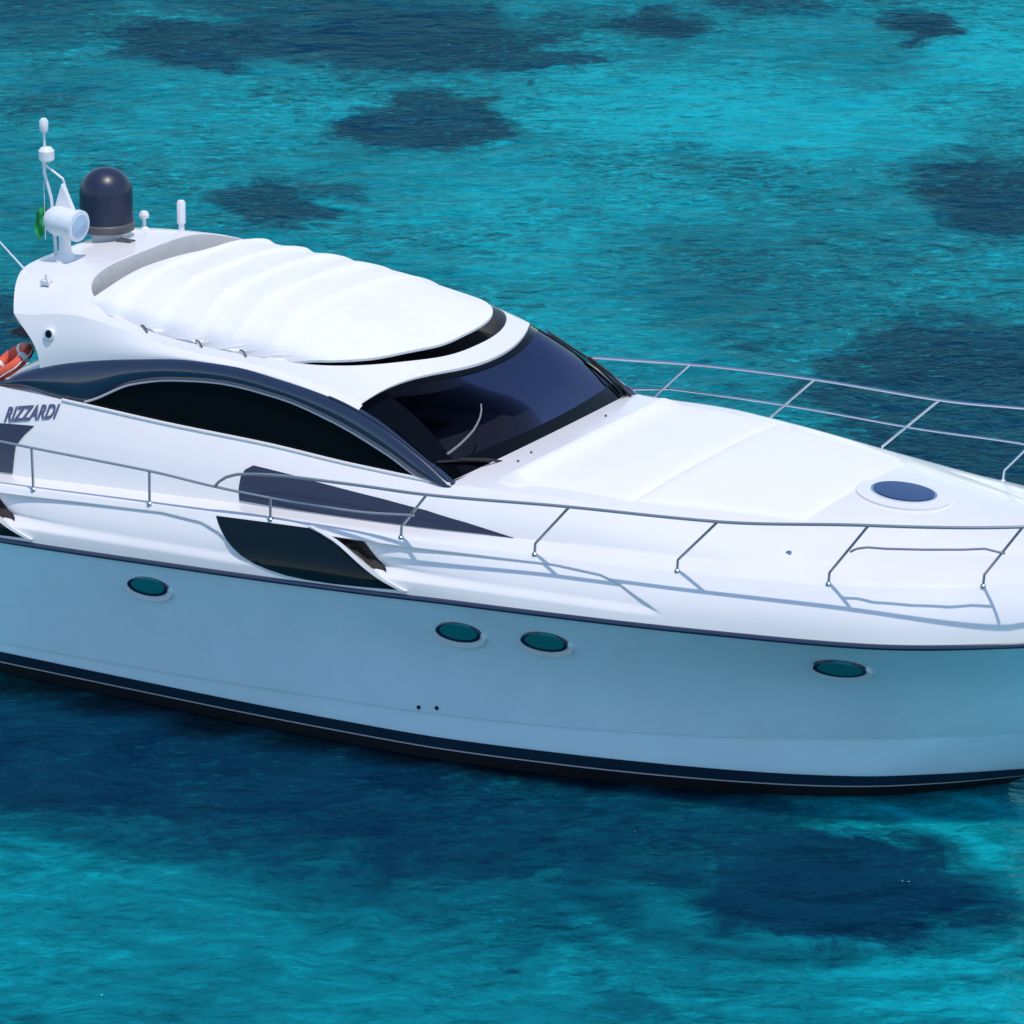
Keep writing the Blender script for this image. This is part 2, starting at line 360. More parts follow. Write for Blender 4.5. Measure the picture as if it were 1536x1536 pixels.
# weed beds with painted boat reflection, painted hull shadow over black bottom, pale sand: centre and half-size in metres along and across, strength, softness
PATCHES = [  # entries on the starboard side paint the boat's dark reflection into the water
    (-2.61, 26.34, 1.22, 1.52, 0.85, 0.5),
    (0.48, 24.92, 1.19, 1.06, 0.9, 0.4),
    (-3.03, -3.52, 1.32, 0.96, 0.6, 0.6),
    (5.82, 8.87, 1.80, 3.28, 1, 0.3),
    (-5.16, 12.03, 0.61, 1.68, 0.95, 0.5),
    (-0.67, -3.41, 2.42, 1.76, 0.8, 0.5),
    (1.84, -4.24, 1.70, 1.39, 0.75, 0.5),
    (-3.88, 25.69, 1.21, 1.58, 0.95, 0.35),
    (-0.65, 26.36, 1.96, 2.45, 0.98, 0.35),
    (-1.84, 28.57, 2.50, 1.16, 0.75, 0.5),
    (-0.49, 21.57, 1.32, 1.56, 1, 0.35),
    (-2.45, 17.25, 0.64, 1.12, 0.9, 0.4),
    (-1.86, 17.82, 0.50, 0.53, 0.6, 0.5),
    (2.51, 27.11, 0.76, 1.12, 0.9, 0.4),
    (1.43, 27.64, 0.86, 0.87, 0.55, 0.5),
    (6.26, 26.82, 0.62, 1.28, 0.9, 0.4),
    (6.64, 17.89, 1.08, 2.01, 1, 0.45),
    (6.04, 18.62, 0.67, 0.75, 0.55, 0.5),
    (5.61, 8.85, 1.44, 2.98, 1, 0.22),
    (4.42, 9.35, 0.88, 0.77, 0.55, 0.5),
    (3.36, 13.67, 1.87, 3.53, 0.38, 0.6),
    (3.03, 19.25, 0.76, 0.91, 0.35, 0.6),
    (4.75, 22.70, 0.71, 1.15, 0.2, 0.6),
    (-6.19, 27.80, 1.62, 2.45, 0.6, 0.6),
    (-5.78, 22.84, 0.98, 1.69, 0.45, 0.7),
    (-5.24, 16.54, 0.90, 1.93, 0.3, 0.8),
    (-5.06, 10.98, 0.45, 2.44, 0.75, 0.5),
    (4.22, 28.48, 0.86, 0.62, 0.7, 0.5),
    (-2.62, -1.74, 3.22, 1.88, 0.95, 0.4),
    (0.48, -3.91, 1.88, 1.57, 0.75, 0.55),
    (3.08, -5.30, 1.49, 1.36, 0.9, 0.35),
    (1.88, -4.56, 1.35, 1.07, 0.75, 0.5),
    (1.37, -7.97, 0.47, 0.39, 0.5, 0.6),
    (0.26, -4.97, 2.56, 1.65, 0.55, 0.6),
    (1.76, -6.89, 1.28, 0.83, 0.45, 0.6),
    (-3.19, -3.61, 1.03, 0.48, 0.6, 0.6)]
HULL_SHADOW_BOTTOM = [  # hull's shadow and black underwater bottom, painted into the water colour
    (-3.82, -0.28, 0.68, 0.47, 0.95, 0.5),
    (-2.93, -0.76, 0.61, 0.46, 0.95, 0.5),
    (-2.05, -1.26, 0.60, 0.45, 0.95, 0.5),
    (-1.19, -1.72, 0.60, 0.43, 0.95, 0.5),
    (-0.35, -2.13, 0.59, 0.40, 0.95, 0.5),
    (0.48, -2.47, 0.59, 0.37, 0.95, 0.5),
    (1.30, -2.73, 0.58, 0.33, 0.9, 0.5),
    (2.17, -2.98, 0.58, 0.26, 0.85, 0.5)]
BRIGHT = [
    (3.74, 21.96, 2.91, 2.70, 1, 0.6),
    (0.48, 16.54, 2.12, 2.89, 0.5, 0.7),
    (7.32, 25.52, 1.02, 2.48, 0.9, 0.6),
    (2.43, 16.44, 1.30, 1.60, 0.4, 0.7),
    (-3.53, 20.98, 1.57, 2.19, 0.4, 0.7),
    (-3.28, -5.26, 1.11, 1.33, 0.12, 0.7),
    (-1.94, -7.54, 2.21, 0.80, 0.12, 0.7),
    (4.15, -3.58, 1.15, 0.64, 0.3, 0.6),
    (4.25, -7.70, 0.84, 1.06, 0.5, 0.6),
    (1.39, 11.97, 1.14, 1.68, 0.5, 0.6)]
SEA = [(.002, .07, .10, 1), (.003, .195, .235, 1), (.004, .40, .46, 1)]
WEED_REFLECTION = [(.001, .015, .050, 1), (.003, .048, .086, 1)]
RING = (3.10, -4.90, 9, 4.2)
LEE = -4.11
WAVE = .75
REFL = (.09, .28, .35, 1)
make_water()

# ---------------------------------------------------------------- the yacht
yacht = thing('motor_yacht', 'white hardtop motor yacht with pale blue hull and navy arched side windows', 'yacht')
T = 1-(1-np.linspace(0, 1, 860))**1.25                    # closer stations towards the stem

def loft(name, rows, m, parent=yacht, both=True, sharp=35):
    rows = np.array(rows); nr, nc = rows.shape[:2]
    V = rows.reshape(-1, 3); Fc = gridf(nr, nc)
    if both:
        W_ = V.copy(); W_[:, 1] *= -1; Fc = Fc+gridf(nr, nc, off=len(V), flip=True); V = np.concatenate([V, W_])
    return mesh(name, V, Fc, m, parent, sharp)

# hull below the rub rail
WL = Level('-7:2.15 -3.5:2.16 -1.4:2.15 .75:2.07 2.25:1.84 3.6:1.46 4.7:.96 5.2:.54 5.68:0', '-7:0 6:0', 5.68)
BT = Level('-7:2.20 -3.5:2.21 -1.4:2.20 .75:2.11 2.25:1.90 3.6:1.555 4.76:1.06 5.4:.58 6.05:0', '-7:.22 .6:.22 3:.24 6:.22', 6.05)
CH = Level('-7:2.22 -3.5:2.23 -1.4:2.22 .75:2.12 2.25:1.91 3.6:1.575 4.8:1.10 5.6:.66 6.5:0', '-7:.30 -3:.33 -.5:.4 1.9:.47 3.6:.54 4.9:.6 6.3:.66', 6.5)
KEEL = Level('-7:1.7 -1:1.7 .75:1.55 2.25:1.2 3.6:.75 4.5:.35 5.2:0', '-7:-.5 5:-.5', 5.2)
def mix(a, b, k, bow=0.0):
    p = a*(1-k)+b*k; p[:, 1] -= bow*np.sin(np.pi*k)*np.clip(-p[:, 1]/1.2, 0, 1); return p
rb = RUB.at(T); ch = CH.at(T); bt = BT.at(T); wl = WL.at(T); ke = KEEL.at(T)
flare = np.interp(T, [0, .45, .8, 1], [.0, -.03, -.13, -.1])[:, None]
up = []
for k in np.linspace(0, 1, 16):
    p = ch*(1-k)+rb*k; p[:, 1] -= (flare[:, 0]*np.sin(np.pi*k))*np.clip(-p[:, 1]/.9, 0, 1); up.append(p)
ch2 = ch.copy(); ch2[:, 1] = np.minimum(ch2[:, 1]+.02, 0)     # the chine is a small step
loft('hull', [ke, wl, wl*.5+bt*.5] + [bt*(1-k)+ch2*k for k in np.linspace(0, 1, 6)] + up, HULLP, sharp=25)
def skin(name, a, b, off, m, n=4):
    rows = []
    for k in np.linspace(0, 1, n):
        p = a*(1-k)+b*k; p[:, 1] -= off; p[-1, 1] = 0; p[:, 0] += off*np.linspace(0, 1, len(p))**8; rows.append(p)
    return loft(name, rows, m)
lo = ke*.8+wl*.2; k45 = wl*.53+bt*.47; k52 = wl*.475+bt*.525
skin('antifouling', wl, k45, .006, BLACK); skin('antifouling', lo, wl+[0, 0, .001], .006, BLACK); skin('waterline_stripe', k45, k52, .009, RIMM); skin('boot_stripe', k52, bt, .006, BOOT)
# rub rail
for name, dz, rad, m_ in (('rub_rail', -.012, .026, NAVY),):
    mb = MB(); rl = RUB.at(np.linspace(0, 1, 220)); rl[:, 1] -= .004; rl[:, 2] += dz
    pts = [tuple(p) for p in rl]+[(p[0], -p[1], p[2]) for p in rl[-2::-1]]
    mb.tube(pts, rad, 8); mb.build(name, m_, yacht)

# deck moulding: topsides with the scoops, side deck, coach roof sides and the foredeck
def scoop_depth(x, v):
    D = 0*x
    for dx in (0, -4.0):
        X = x-dx
        xa = np.interp(v, [0, .1, .352, .49, .683, .863, 1], [.95, .9, .66, .42, .25, .085, -.05])       # behind the fin
        top = np.interp(X, [-.2, .35, 1.2, 2.3, 2.75, 2.955, 3.25, 3.446], [.9, .885, .9, .915, .84, .715, .42, .2])
        bot = np.interp(X, [.5, .7, 1.0, 2.0, 3.446], [.33, .31, .3, .26, .2])
        ins = sst(0, .05, X-xa)*sst(0, .06, top-v)*sst(-.03, .16, v-bot)*sst(3.5, 3.2, X)
        deep = np.exp(-np.clip(X-xa, 0, 9)/.38)
        # the flat lower panel comes back out of the scoop along a slanting crease
        crease = sst(.1, -.04, (v-.35)-.5*np.clip((X-.7)/.7, 0, 1)+0*X)
        D = D+ins*(.03+.16*deep)
    return D
def topside_cut(x, v):
    p = topside(x, v); p[..., 1] += scoop_depth(x, v); return p
nv = 72
top_rows = []
for v in np.linspace(0, 1, nv):
    a = RUB.at(T); b = EDGE.at(T); p = a+(b-a)*v; fade = np.clip(-p[:, 1]/.5, 0, 1)
    p[:, 1] -= .05*np.sin(np.pi*v)*fade; p[:, 1] += scoop_depth(p[:, 0], np.full(len(T), v))*fade; top_rows.append(p)
le = LEDGE.at(T); si = SILL.at(T); ed = EDGE.at(T)
rows = list(top_rows)
e1 = ed.copy(); e1[:, 1] *= .985; e1[:, 2] += .018; rows.append(e1)
for k in (.3, .7, .96): rows.append(e1*(1-k)+le*k)
for k in np.linspace(0, 1, 12):
    p = le*(1-k)+si*k; p[:, 1] -= .04*np.sin(np.pi*k)*np.clip(-p[:, 1]/.5, 0, 1); rows.append(p)
def deck_z(x, y):
    s = np.maximum(SILL.y(x), 1e-3); sz = SILL.z(x); return sz+(CENT_Z(x)-sz)*(1-np.clip(abs(y)/s, 0, 1)**2.2)
for k in np.linspace(.03, 1, 16):
    p = si.copy(); p[:, 1] *= (1-k); p[:, 2] = deck_z(p[:, 0], p[:, 1]); rows.append(p)
loft('deck', rows, GEL, sharp=32)

# hull-side windows, the fins in front of them and the vents inside the scoops
win = resample([(-1.115, .955), (-.58, .96), (-.13, .965), (.0, .9), (.15, .80), (.31, .65), (.476, .475), (.68, .27), (.9, .1), (.55, .075), (.226, .06), (-.05, .07), (-.259, .1), (-.45, .165), (-.615, .25), (-.75, .36), (-.845, .47), (-.93, .59), (-1.0, .715), (-1.06, .83)], .06)
wedge = resample([(.11, .862), (.35, .862), (.43, .76), (.49, .665), (.58, .53), (.72, .36), (.56, .415), (.42, .5), (.27, .66)], .05)
fin = [(-.14, .99), (.0, .91), (.17, .80), (.33, .65), (.495, .475), (.70, .27), (.93, .09)]
for dx in (0, -4.0):
    hw = patch('hull_window', topside, win+[dx, 0], .007, HGLASS, yacht, thick=.06)
    patch('vent', topside_cut, wedge+[dx, 0], .012, DARK, yacht, thick=.03)
    fp = np.array(fin); ff = pch(fp[:, 0], fp[:, 1]); xs = np.linspace(-.14, .93, 40)
    out = np.concatenate([np.stack([xs+dx, ff(xs)], 1), np.stack([xs[::-1]+dx+.055, ff(xs[::-1])+.012], 1)])
    patch('fin', topside, out, .03, GEL, yacht, thick=.09)
# dark tapering panes low on the cabin side
pane = smooth_poly([(-1.0, .66), (-.58, .62), (-.135, .57), (.4, .5), (.861, .41), (1.292, .235), (1.6, .1)], 5)
pane = np.array([(-1.09, .44), (-1.07, .56), (-1.0, .65), (-.58, .62), (-.135, .57), (.4, .5), (.861, .41), (1.292, .245), (1.6, .09), (1.79, -.01), (1.5, .012), (1.194, .015), (.8, .015), (.376, .015), (-.394, .02), (-.7, .03), (-1.045, .05), (-1.08, .25)])
patch('cabin_pane', slope, resample(pane, .08), .012, PANE, yacht)
patch('cabin_pane', slope, resample([(-5.0, .60), (-3.797, .6), (-3.42, .64), (-3.5, .52), (-3.57, .37), (-3.56, .02), (-3.7, .02), (-5, .02)], .08), .012, PANE, yacht)

# cabin sides: the navy arch, its white piping and the black window under it
ZO = tab('-4.6:2.59 -3.939:2.612 -3.719:2.713 -3.205:2.879 -2.473:3.02 -1.82:3.1 -1.387:3.11 -.88:3.065 -.306:2.98 .127:2.854 .564:2.654 1.0:2.41')
ZI = tab('-4.6:2.575 -3.939:2.575 -3.67:2.59 -3.3:2.555 -3.05:2.545 -2.95:2.57 -2.455:2.8 -2.02:2.897 -1.445:2.945 -.866:2.903 -.287:2.78 .292:2.583 .726:2.402 .95:2.36')
for sg in (1, -1):
    xs = np.linspace(-4.6, 1.0, 180); rows = []
    for k in np.linspace(0, 1, 9):
        # slant the strip so its ends are cut across it
        x_ = xs; z = ZI(x_)*(1-k)+ZO(x_)*k; p = side(x_, z); p[:, 1] -= .045*np.sin(np.pi*k)**.7*np.clip((ZO(x_)-ZI(x_))/.1, 0, 1)+.003; rows.append(p)
    back = side(xs, ZO(xs)); back[:, 1] += .06; rows.append(back)
    V = np.array(rows).reshape(-1, 3); V[:, 1] *= sg
    mesh('window_arch', V, gridf(10, 180, flip=sg < 0), NAVY, yacht, 60)
    xi = np.linspace(-2.97, .73, 90); p = side(xi, ZI(xi)); p[:, 1] -= .012; p[:, 1] *= sg
    MB().tube([tuple(q) for q in p], .011, 8).build('window_piping', RIMM, yacht)
    xw = np.linspace(-2.98, .78, 120); zl = SILL.z(xw)-.03; zh = np.maximum(ZI(xw)+.02, zl+.001)
    rows = [side(xw, zl*(1-k)+zh*k) for k in np.linspace(0, 1, 6)]
    V = np.array(rows).reshape(-1, 3); V[:, 1] += .012; V[:, 1] *= sg
    mesh('side_window', V, gridf(6, 120, flip=sg < 0), GLASS, yacht)
    # bright strip along the front pillar
    xq = np.linspace(-.35, .99, 50); p = side(xq, ZO(xq)+.004); p[:, 1] -= .006; p[:, 1] *= sg
    MB().tube([tuple(q) for q in p], .010, 8).build('pillar_trim', NAVY if sg > 0 else CHROME, yacht)
# sill lip
xs = np.linspace(-3.2, .98, 120); p = SILL.atx(xs); p[:, 2] += .006; p[:, 1] -= .004
MB().tube([tuple(q) for q in p], .016, 8).build('window_sill', GEL, yacht)

# hardtop
YE = 1.42
ZC = tab('-4.4:3.36 -4.3:3.46 -4.1:3.54 -3.5:3.585 -2.5:3.575 -1.5:3.535 -.7:3.43 0:3.27 .45:3.10 .6:3.05')
ZE = tab('-4.4:3.2 -4:3.22 -3.7:3.24 -3.4:3.29 -3.15:3.31 -2.74:3.26 -2.26:3.18 -1.6:3.137 -1.1:3.125 -.5:3.045 0:2.93 .45:2.82')
def xf(y): return .45-.52*np.abs(y/YE)**2.2
def xa(y): return -4.3+.42*np.abs(y/YE)**2.5
def roof_z(x, y): return ZE(x)+(ZC(x)-ZE(x))*(1-np.clip(np.abs(y)/YE, 0, 1)**4)
def well(x, y):
    """< 0 inside the sunroof opening"""
    cx = -1.5; a = np.where(x < cx, 1.75, 1.74); n = np.where(x < cx, 5.0, 2.7)
    return ((np.abs((x-cx)/a))**n+(np.abs(y/1.26))**n)**(1/n)-1
# the roof skin runs from the edge of the opening out to the edge of the roof
ON = 5.0
def open_rad(a):
    c, s = np.cos(a), np.sin(a); n = np.where(c < 0, 5.0, 2.7)
    return (np.abs(c/np.where(c < 0, 1.87, 1.75))**n+np.abs(s/1.365)**n)**(-1/n)
def roof_rad(a):
    c, s = math.cos(a), math.sin(a); lo_, hi_ = .3, 6.0
    for _ in range(44):
        m_ = (lo_+hi_)/2; x_, y_ = -1.5+m_*c, m_*s
        if abs(y_) <= YE and x_ <= xf(y_) and x_ >= xa(y_): lo_ = m_
        else: hi_ = m_
    return lo_
cn = [math.atan2(s_*YE, x_+1.5) for s_ in (1, -1) for x_ in (float(xf(YE)), float(xa(YE)))]
ang = np.array(sorted(list(np.linspace(-math.pi, math.pi, 400, endpoint=False))+cn))
ro = open_rad(ang); rr_ = np.array([roof_rad(a) for a in ang]); na = len(ang); ring_rows = []
lip = (0, .01, .03, .08, .16, .27, .4, .55, .7, .82, .91, .97, 1)
for k in lip:
    rad_ = ro*(1-k)+rr_*k; x_ = -1.5+rad_*np.cos(ang); y_ = rad_*np.sin(ang); z_ = roof_z(x_, y_)-(.012 if k == 0 else 0)
    ring_rows.append(np.stack([x_, y_, z_], -1))
mb = MB(); mb.add(np.array(ring_rows).reshape(-1, 3), gridf(len(lip), na, wrap=True, flip=True))
edge_ = ring_rows[0]; wr = [edge_]
for k in (.3, .65, 1.0):
    q = edge_.copy(); q[:, 2] -= (.20+.12*sst(-1.5, -.5, q[:, 0]))*k; q[:, :2] = (q[:, :2]-[-1.5, 0])*(1-.01*k)+[-1.5, 0]; wr.append(q)
W_ = np.array(wr).reshape(-1, 3)
wf_ = gridf(4, na, wrap=True)
# aft edge turned down and under, front edge turned down
ysr = np.linspace(-YE, YE, 90)
for fx_, dx_ in ((xa, .10), (xf, -.03)):
    row = np.stack([fx_(ysr), ysr, roof_z(fx_(ysr), ysr)], -1); rr = [row]
    for k in (.35, .7, 1): q = row.copy(); q[:, 2] -= .12*k; q[:, 0] += dx_*k*k; rr.append(q)
    mb.add(np.array(rr).reshape(-1, 3), gridf(4, 90, flip=dx_ > 0))
# shoulder and wings: from the crease down to the navy arch
for sg in (1, -1):
    n_ = 140; rr = []
    for k in np.linspace(0, 1, 8):
        xs_ = np.linspace((1-k)*(-3.88)+k*(-3.5)+.10*math.sin(math.pi*k), -.05+.02*k, n_)
        pa = np.stack([xs_, np.full(n_, -YE), roof_z(xs_, np.full(n_, YE))], -1); pb = side(xs_, ZO(xs_)-.004)
        q = pa*(1-k)+pb*k; q[:, 1] -= .03*math.sin(math.pi*k); rr.append(q)
    A = np.array(rr)
    A[:, :, 1] *= sg
    mb.add(A.reshape(-1, 3), gridf(8, n_, flip=sg > 0))
    # thickness of the wing's aft edge
    e_ = A[:, 0, :]; e2 = e_.copy(); e2[:, 1] -= sg*-.12; e2[:, 0] += .05
    mb.add(np.concatenate([e_, e2]), gridf(2, 8, flip=sg < 0))
roof = mb.build('hardtop', ROOFW, yacht, 40)
mesh('sunroof_well', W_, wf_, WELL, roof)
fl_ = np.concatenate([wr[-1]+[0, 0, .004], [[-1.5, 0, 3.25]]])
mesh('sunroof_gap', fl_, [(i, (i+1) % na, na) for i in range(na)], DARK, roof)

# folded canvas over the sunroof
nu, nw = 220, 120
rng = np.random.RandomState(3)
uu = np.linspace(0, 1, nu); ww = np.linspace(-1, 1, nw)
def can_front(y): return .17-1.0*(1-np.sqrt(np.clip(1-(np.abs(y)/1.30)**2.7, 0, 1)))
# narrower on the port side aft, where the opening shows past it
u1 = uu[:, None]; w1 = ww[None, :]
yl = -1.352; yr_ = 1.13+.19*sst(.25, .6, u1)
cyy = np.where(w1 < 0, -w1*yl, w1*yr_)+0*u1
CF = -1.5+1.60*(1-np.clip(np.abs(ww*1.352)/1.367, 0, 1)**2.7)**(1/2.7)
CA = -3.10+.20*(ww+.35)+.03*np.sin(ww*6)
cx = CA[None, :]+(CF-CA)[None, :]*u1
ridge = [-2.80, -2.36, -1.92, -1.50, -1.08]
folds = np.zeros_like(cx)
bend = cx+.05*np.cos(cyy*2.0)-.05*cyy
for i, x0 in enumerate(ridge):
    s_ = bend-x0
    folds += (.028, .031, .031, .028, .022)[i]*np.where(s_ > 0, np.exp(-(s_/.055)**2), np.exp(-(np.abs(s_)/.22)**1.6))
edge = np.clip((1-np.abs(ww))/.06, 0, 1)[None, :]
cz = roof_z(cx, cyy)+.0+folds*(.6+.4*edge)
cz += .004*np.sin(bend*17+cyy*5)*(cx < -.9)+.004*np.sin(cyy*7+bend*3)
cz -= (.05*(1-edge)**2)*(1-np.clip(folds/.035, 0, 1)*.9)
cz += .02*np.clip((np.abs(ww)-.75)/.25, 0, 1)[None, :]*edge
cyy = cyy-np.where(w1 < -.9, (-.9-w1)*.35*(1-np.clip(folds/.03, 0, 1)), 0)*-1
cz += .012*sst(-.9, .2, cx)                        # the stretched front panel sits a little high
cz -= .07*((1-np.clip(u1/.05, 0, 1))**2)
top = np.stack([cx, cyy, cz], -1); bot = top.copy(); bot[..., 2] -= .022
mb = MB(); mb.add(top.reshape(-1, 3), gridf(nu, nw)); mb.add(bot.reshape(-1, 3), gridf(nu, nw, flip=True))
for a, b in ((top[0], bot[0]), (bot[-1], top[-1]), (bot[:, 0], top[:, 0]), (top[:, -1], bot[:, -1])):
    mb.add(np.concatenate([a, b]), gridf(2, len(a)))
mb.build('sunroof_canopy', FABRIC, yacht, 50)

for x_ in (-2.5, -1.9, -1.42):
    p_ = [(x_+.09*k, -1.345-.035*k, float(roof_z(np.float64(x_+.09*k), np.float64(1.345+.035*k)))+.008+.02*math.sin(math.pi*k)) for k in (0, .25, .5, .75, 1)]
    MB().tube(p_, .008, 6).build('canopy_strap', DGREY, yacht)

# windscreen
nb = 60; yt = np.linspace(-1, 1, nb)
Tp = np.stack([xf(yt*YE)-.015, yt*1.47, roof_z(xf(yt*YE), yt*YE)-.025], -1)
Bp = np.stack([1.06-.13*np.abs(yt)**2.2, yt*1.6, 2.44-.035*yt**2], -1)
rows = []
for k in np.linspace(0, 1, 14):
    p = Tp*(1-k)+Bp*k; p[:, 0] += .05*math.sin(math.pi*k); p[:, 2] += .05*math.sin(math.pi*k); rows.append(p)
WS = mat('tinted_windscreen', (.01, .012, .03), .04, spec=.5)
def tinted():
    m = bpy.data.materials.new('tinted_screen_glass'); m.use_nodes = True; t = m.node_tree
    t.nodes.remove(t.nodes['Principled BSDF']); out = t.nodes['Material Output']
    a = N(t, 'ShaderNodeBsdfTransparent'); a.inputs[0].default_value = (.15, .16, .20, 1)
    b_ = N(t, 'ShaderNodeBsdfGlossy'); b_.inputs['Color'].default_value = (.11, .12, .19, 1); b_.inputs['Roughness'].default_value = .03
    f = N(t, 'ShaderNodeFresnel', i_IOR=1.22); mx = N(t, 'ShaderNodeMixShader')
    t.links.new(f.outputs[0], mx.inputs[0]); t.links.new(a.outputs[0], mx.inputs[1]); t.links.new(b_.outputs[0], mx.inputs[2]); t.links.new(mx.outputs[0], out.inputs[0])
    return m
ws = mesh('windscreen', np.array(rows).reshape(-1, 3), gridf(14, nb), tinted(), yacht)
# black border printed round the glass, and the seal at its foot
for rr_, nm in ((np.array(rows)[:2], 'windscreen_border'), (np.array(rows)[-3:], 'windscreen_border')):
    A = rr_.copy(); A[..., 2] += .004; A[..., 0] += .003
    mesh(nm, A.reshape(-1, 3), gridf(len(A), nb), GLASS, ws)
MB().tube([tuple(p+np.array([.012, 0, .0])) for p in rows[-1]], .016, 8).build('windscreen_seal', RUBBER, ws)
A = np.array(rows)[:, :5].copy(); A[..., 2] += .004; A[..., 0] += .003
mesh('windscreen_border', A.reshape(-1, 3), gridf(14, 5), GLASS, ws)
A = np.array(rows)[:, -5:].copy(); A[..., 2] += .004; A[..., 0] += .003
mesh('windscreen_border', A.reshape(-1, 3), gridf(14, 5), GLASS, ws)
def screen_pt(k, y, off=.03):
    i = (y+1)/2*(nb-1); i0 = min(int(i), nb-2); f = i-i0
    P_ = lambda k_: (Tp[i0]*(1-f)+Tp[i0+1]*f)*(1-k_)+(Bp[i0]*(1-f)+Bp[i0+1]*f)*k_
    p = P_(k); s_ = .05*math.sin(math.pi*k)
    return Vector((p[0]+s_+off*.55, p[1], p[2]+s_+off*.8))
def wiper(a, b, c, dd):
    wp = MB(); wp.tube([screen_pt(*a, .05), screen_pt((a[0]+b[0])/2, (a[1]+b[1])/2, .07), screen_pt(*b, .05)], .012, 8)
    o = wp.build('wiper', RUBBER, yacht)
    MB().tube([screen_pt(*c, .03), screen_pt((c[0]+dd[0])/2, (c[1]+dd[1])/2, .035), screen_pt(*dd, .03)], .011, 6).build('wiper_blade', RUBBER, o)
    MB().lathe([(.03, -.02), (.03, .02), (.02, .035)], screen_pt(a[0], a[1], .0), (.5, 0, .8), 14).build('wiper_pivot', RUBBER, o)
wiper((1.06, -.52), (.86, -.86), (.80, -.98), (.97, -.64))
wiper((1.04, .93), (.55, .92), (.15, .9), (.95, .935))
# inside: dashboard and helm seats
MB().box((.35, 0, 2.36), (.9, 2.7, .12)).build('dashboard', SHELF, yacht)
for yy, xx in ((-.5, -.35), (.45, -.3)):
    sb = MB(); sb.box((xx, yy, 2.62), (.16, .55, .5)); sb.box((xx+.25, yy, 2.42), (.45, .55, .14)); sb.build('helm_seat', SEATM, yacht)
MB().box((.3, .55, 2.44), (.35, .5, .06)).build('instrument_binnacle', DARK, yacht)
MB().tube([screen_pt(k, y, .012) for k, y in ((.77, -.88), (.76, -.84), (.735, -.765), (.70, -.69), (.66, -.62), (.61, -.56), (.56, -.512), (.5, -.47), (.44, -.44))], .013, 8, .55).build('windscreen_arc', ARCG, ws)  # grey curved bar laid just off the glass
# bulkhead behind, so no daylight shows through the tinted glass from aft
mesh('cabin_floor', [(-4, -1.55, 2.2), (1, -1.55, 2.2), (1, 1.55, 2.2), (-4, 1.55, 2.2)], [(0, 1, 2, 3)], DARK, yacht)
mesh('headlining', [(-4, -1.4, 3.02), (-.3, -1.4, 2.88), (.2, -.7, 2.98), (.2, .7, 2.98), (-.3, 1.4, 2.88), (-4, 1.4, 3.02)], [(0, 1, 2, 3, 4, 5)], DARK, yacht)

# foredeck: cushions, hatch
def pad(name, x0, x1, ya, yb, th, roll=0):
    nx, ny = 60, 70; a = np.linspace(0, 1, nx); b = np.linspace(-1, 1, ny)
    X = x0+(x1-x0)*a[:, None]+0*b[None, :]; X = X+.07*(1-b[None, :]**2); Y = (ya+(yb-ya)*a[:, None])*b[None, :]
    ex = np.minimum(a*(x1-x0), (1-a)*(x1-x0))[:, None]; ey = (1-np.abs(b))[None, :]*(ya+yb)/2
    e_ = np.minimum(ex, ey); h = np.sqrt(np.clip(1-(1-np.clip(e_/.20, 0, 1))**3, 0, 1))
    Z = deck_z(X, Y)-.003+th*h*(.85+.15*np.cos(Y*3)**2)+roll*np.exp(-((a[:, None]-.12)/.09)**2)*h
    return mesh(name, np.stack([X, Y, Z], -1).reshape(-1, 3), gridf(nx, ny, flip=False), PAD, yacht, 60)
pad('sun_pad', 1.30, 2.65, 1.40, 1.33, .035, .06)
pad('sun_pad', 2.66, 4.14, 1.32, .95, .03)
def ell(cx_, a_, b_, n=48): return [(cx_+a_*math.cos(2*math.pi*k/n), b_*math.sin(2*math.pi*k/n)) for k in range(n)]
def deckfn(x, y): return np.stack([x, y, deck_z(x, y)], -1)
plinth = patch('deck_hatch', deckfn, ell(4.6, .43, .36), .022, GEL, yacht, (.1, .1), .05)
patch('hatch_frame', deckfn, ell(4.6, .30, .245), .038, CHROME, plinth, (.1, .1), .03)
patch('hatch_glass', deckfn, ell(4.6, .278, .222), .044, HATCHG, plinth, (.1, .1), .03)

for (x, y) in ((1.22, -.88), (1.2, -.62), (1.2, .7)):
    MB().lathe([(.012, -.01), (.012, .010), (.007, .018)], (x, y, float(deck_z(np.float64(x), np.float64(y)))), n=12).build('washer_nozzle', DGREY, yacht)
for (x, v) in ((4.25, .55),):
    p_ = slope(np.float64(x), np.float64(v)); MB().lathe([(.03, -.01), (.03, .006), (.024, .008)], p_, (0, -.6, .8), 16).build('deck_filler', STEEL, yacht)

# portholes and drains on the hull
def hullfn(x, k):
    x = np.asarray(x, float); k = np.asarray(k, float); t = (x-X0)/(6.5*(1-k)+7.3*k-X0)
    a = CH.atx(X0+t*(6.5-X0)); b = RUB.atx(X0+t*(7.3-X0)); p = a+(b-a)*k[..., None]
    fl = np.interp(t, [0, .45, .8, 1], [.0, -.03, -.13, -.1])*np.clip(-p[..., 1]/.9, 0, 1)
    p[..., 1] -= fl*np.sin(np.pi*k); return p
for (x, k) in PORTS:
    a = np.linspace(0, 2*math.pi, 48, endpoint=False)
    kk = .165/1.2
    def ring(s, x=x, k=k): return np.stack([x+.235*s*np.cos(a), k+.085*s*np.sin(a)], 1)
    pf = patch('porthole', hullfn, ring(1.06)-[0, .035], .028, PLAST, yacht, (.1, .05), .05)
    patch('porthole_seal', hullfn, ring(.93)+[.0, .006], .035, NAVY, pf, (.1, .05), .03)
    patch('porthole_glass', hullfn, ring(.77)+[.012, .02], .041, PORTG, pf, (.1, .05), .03)
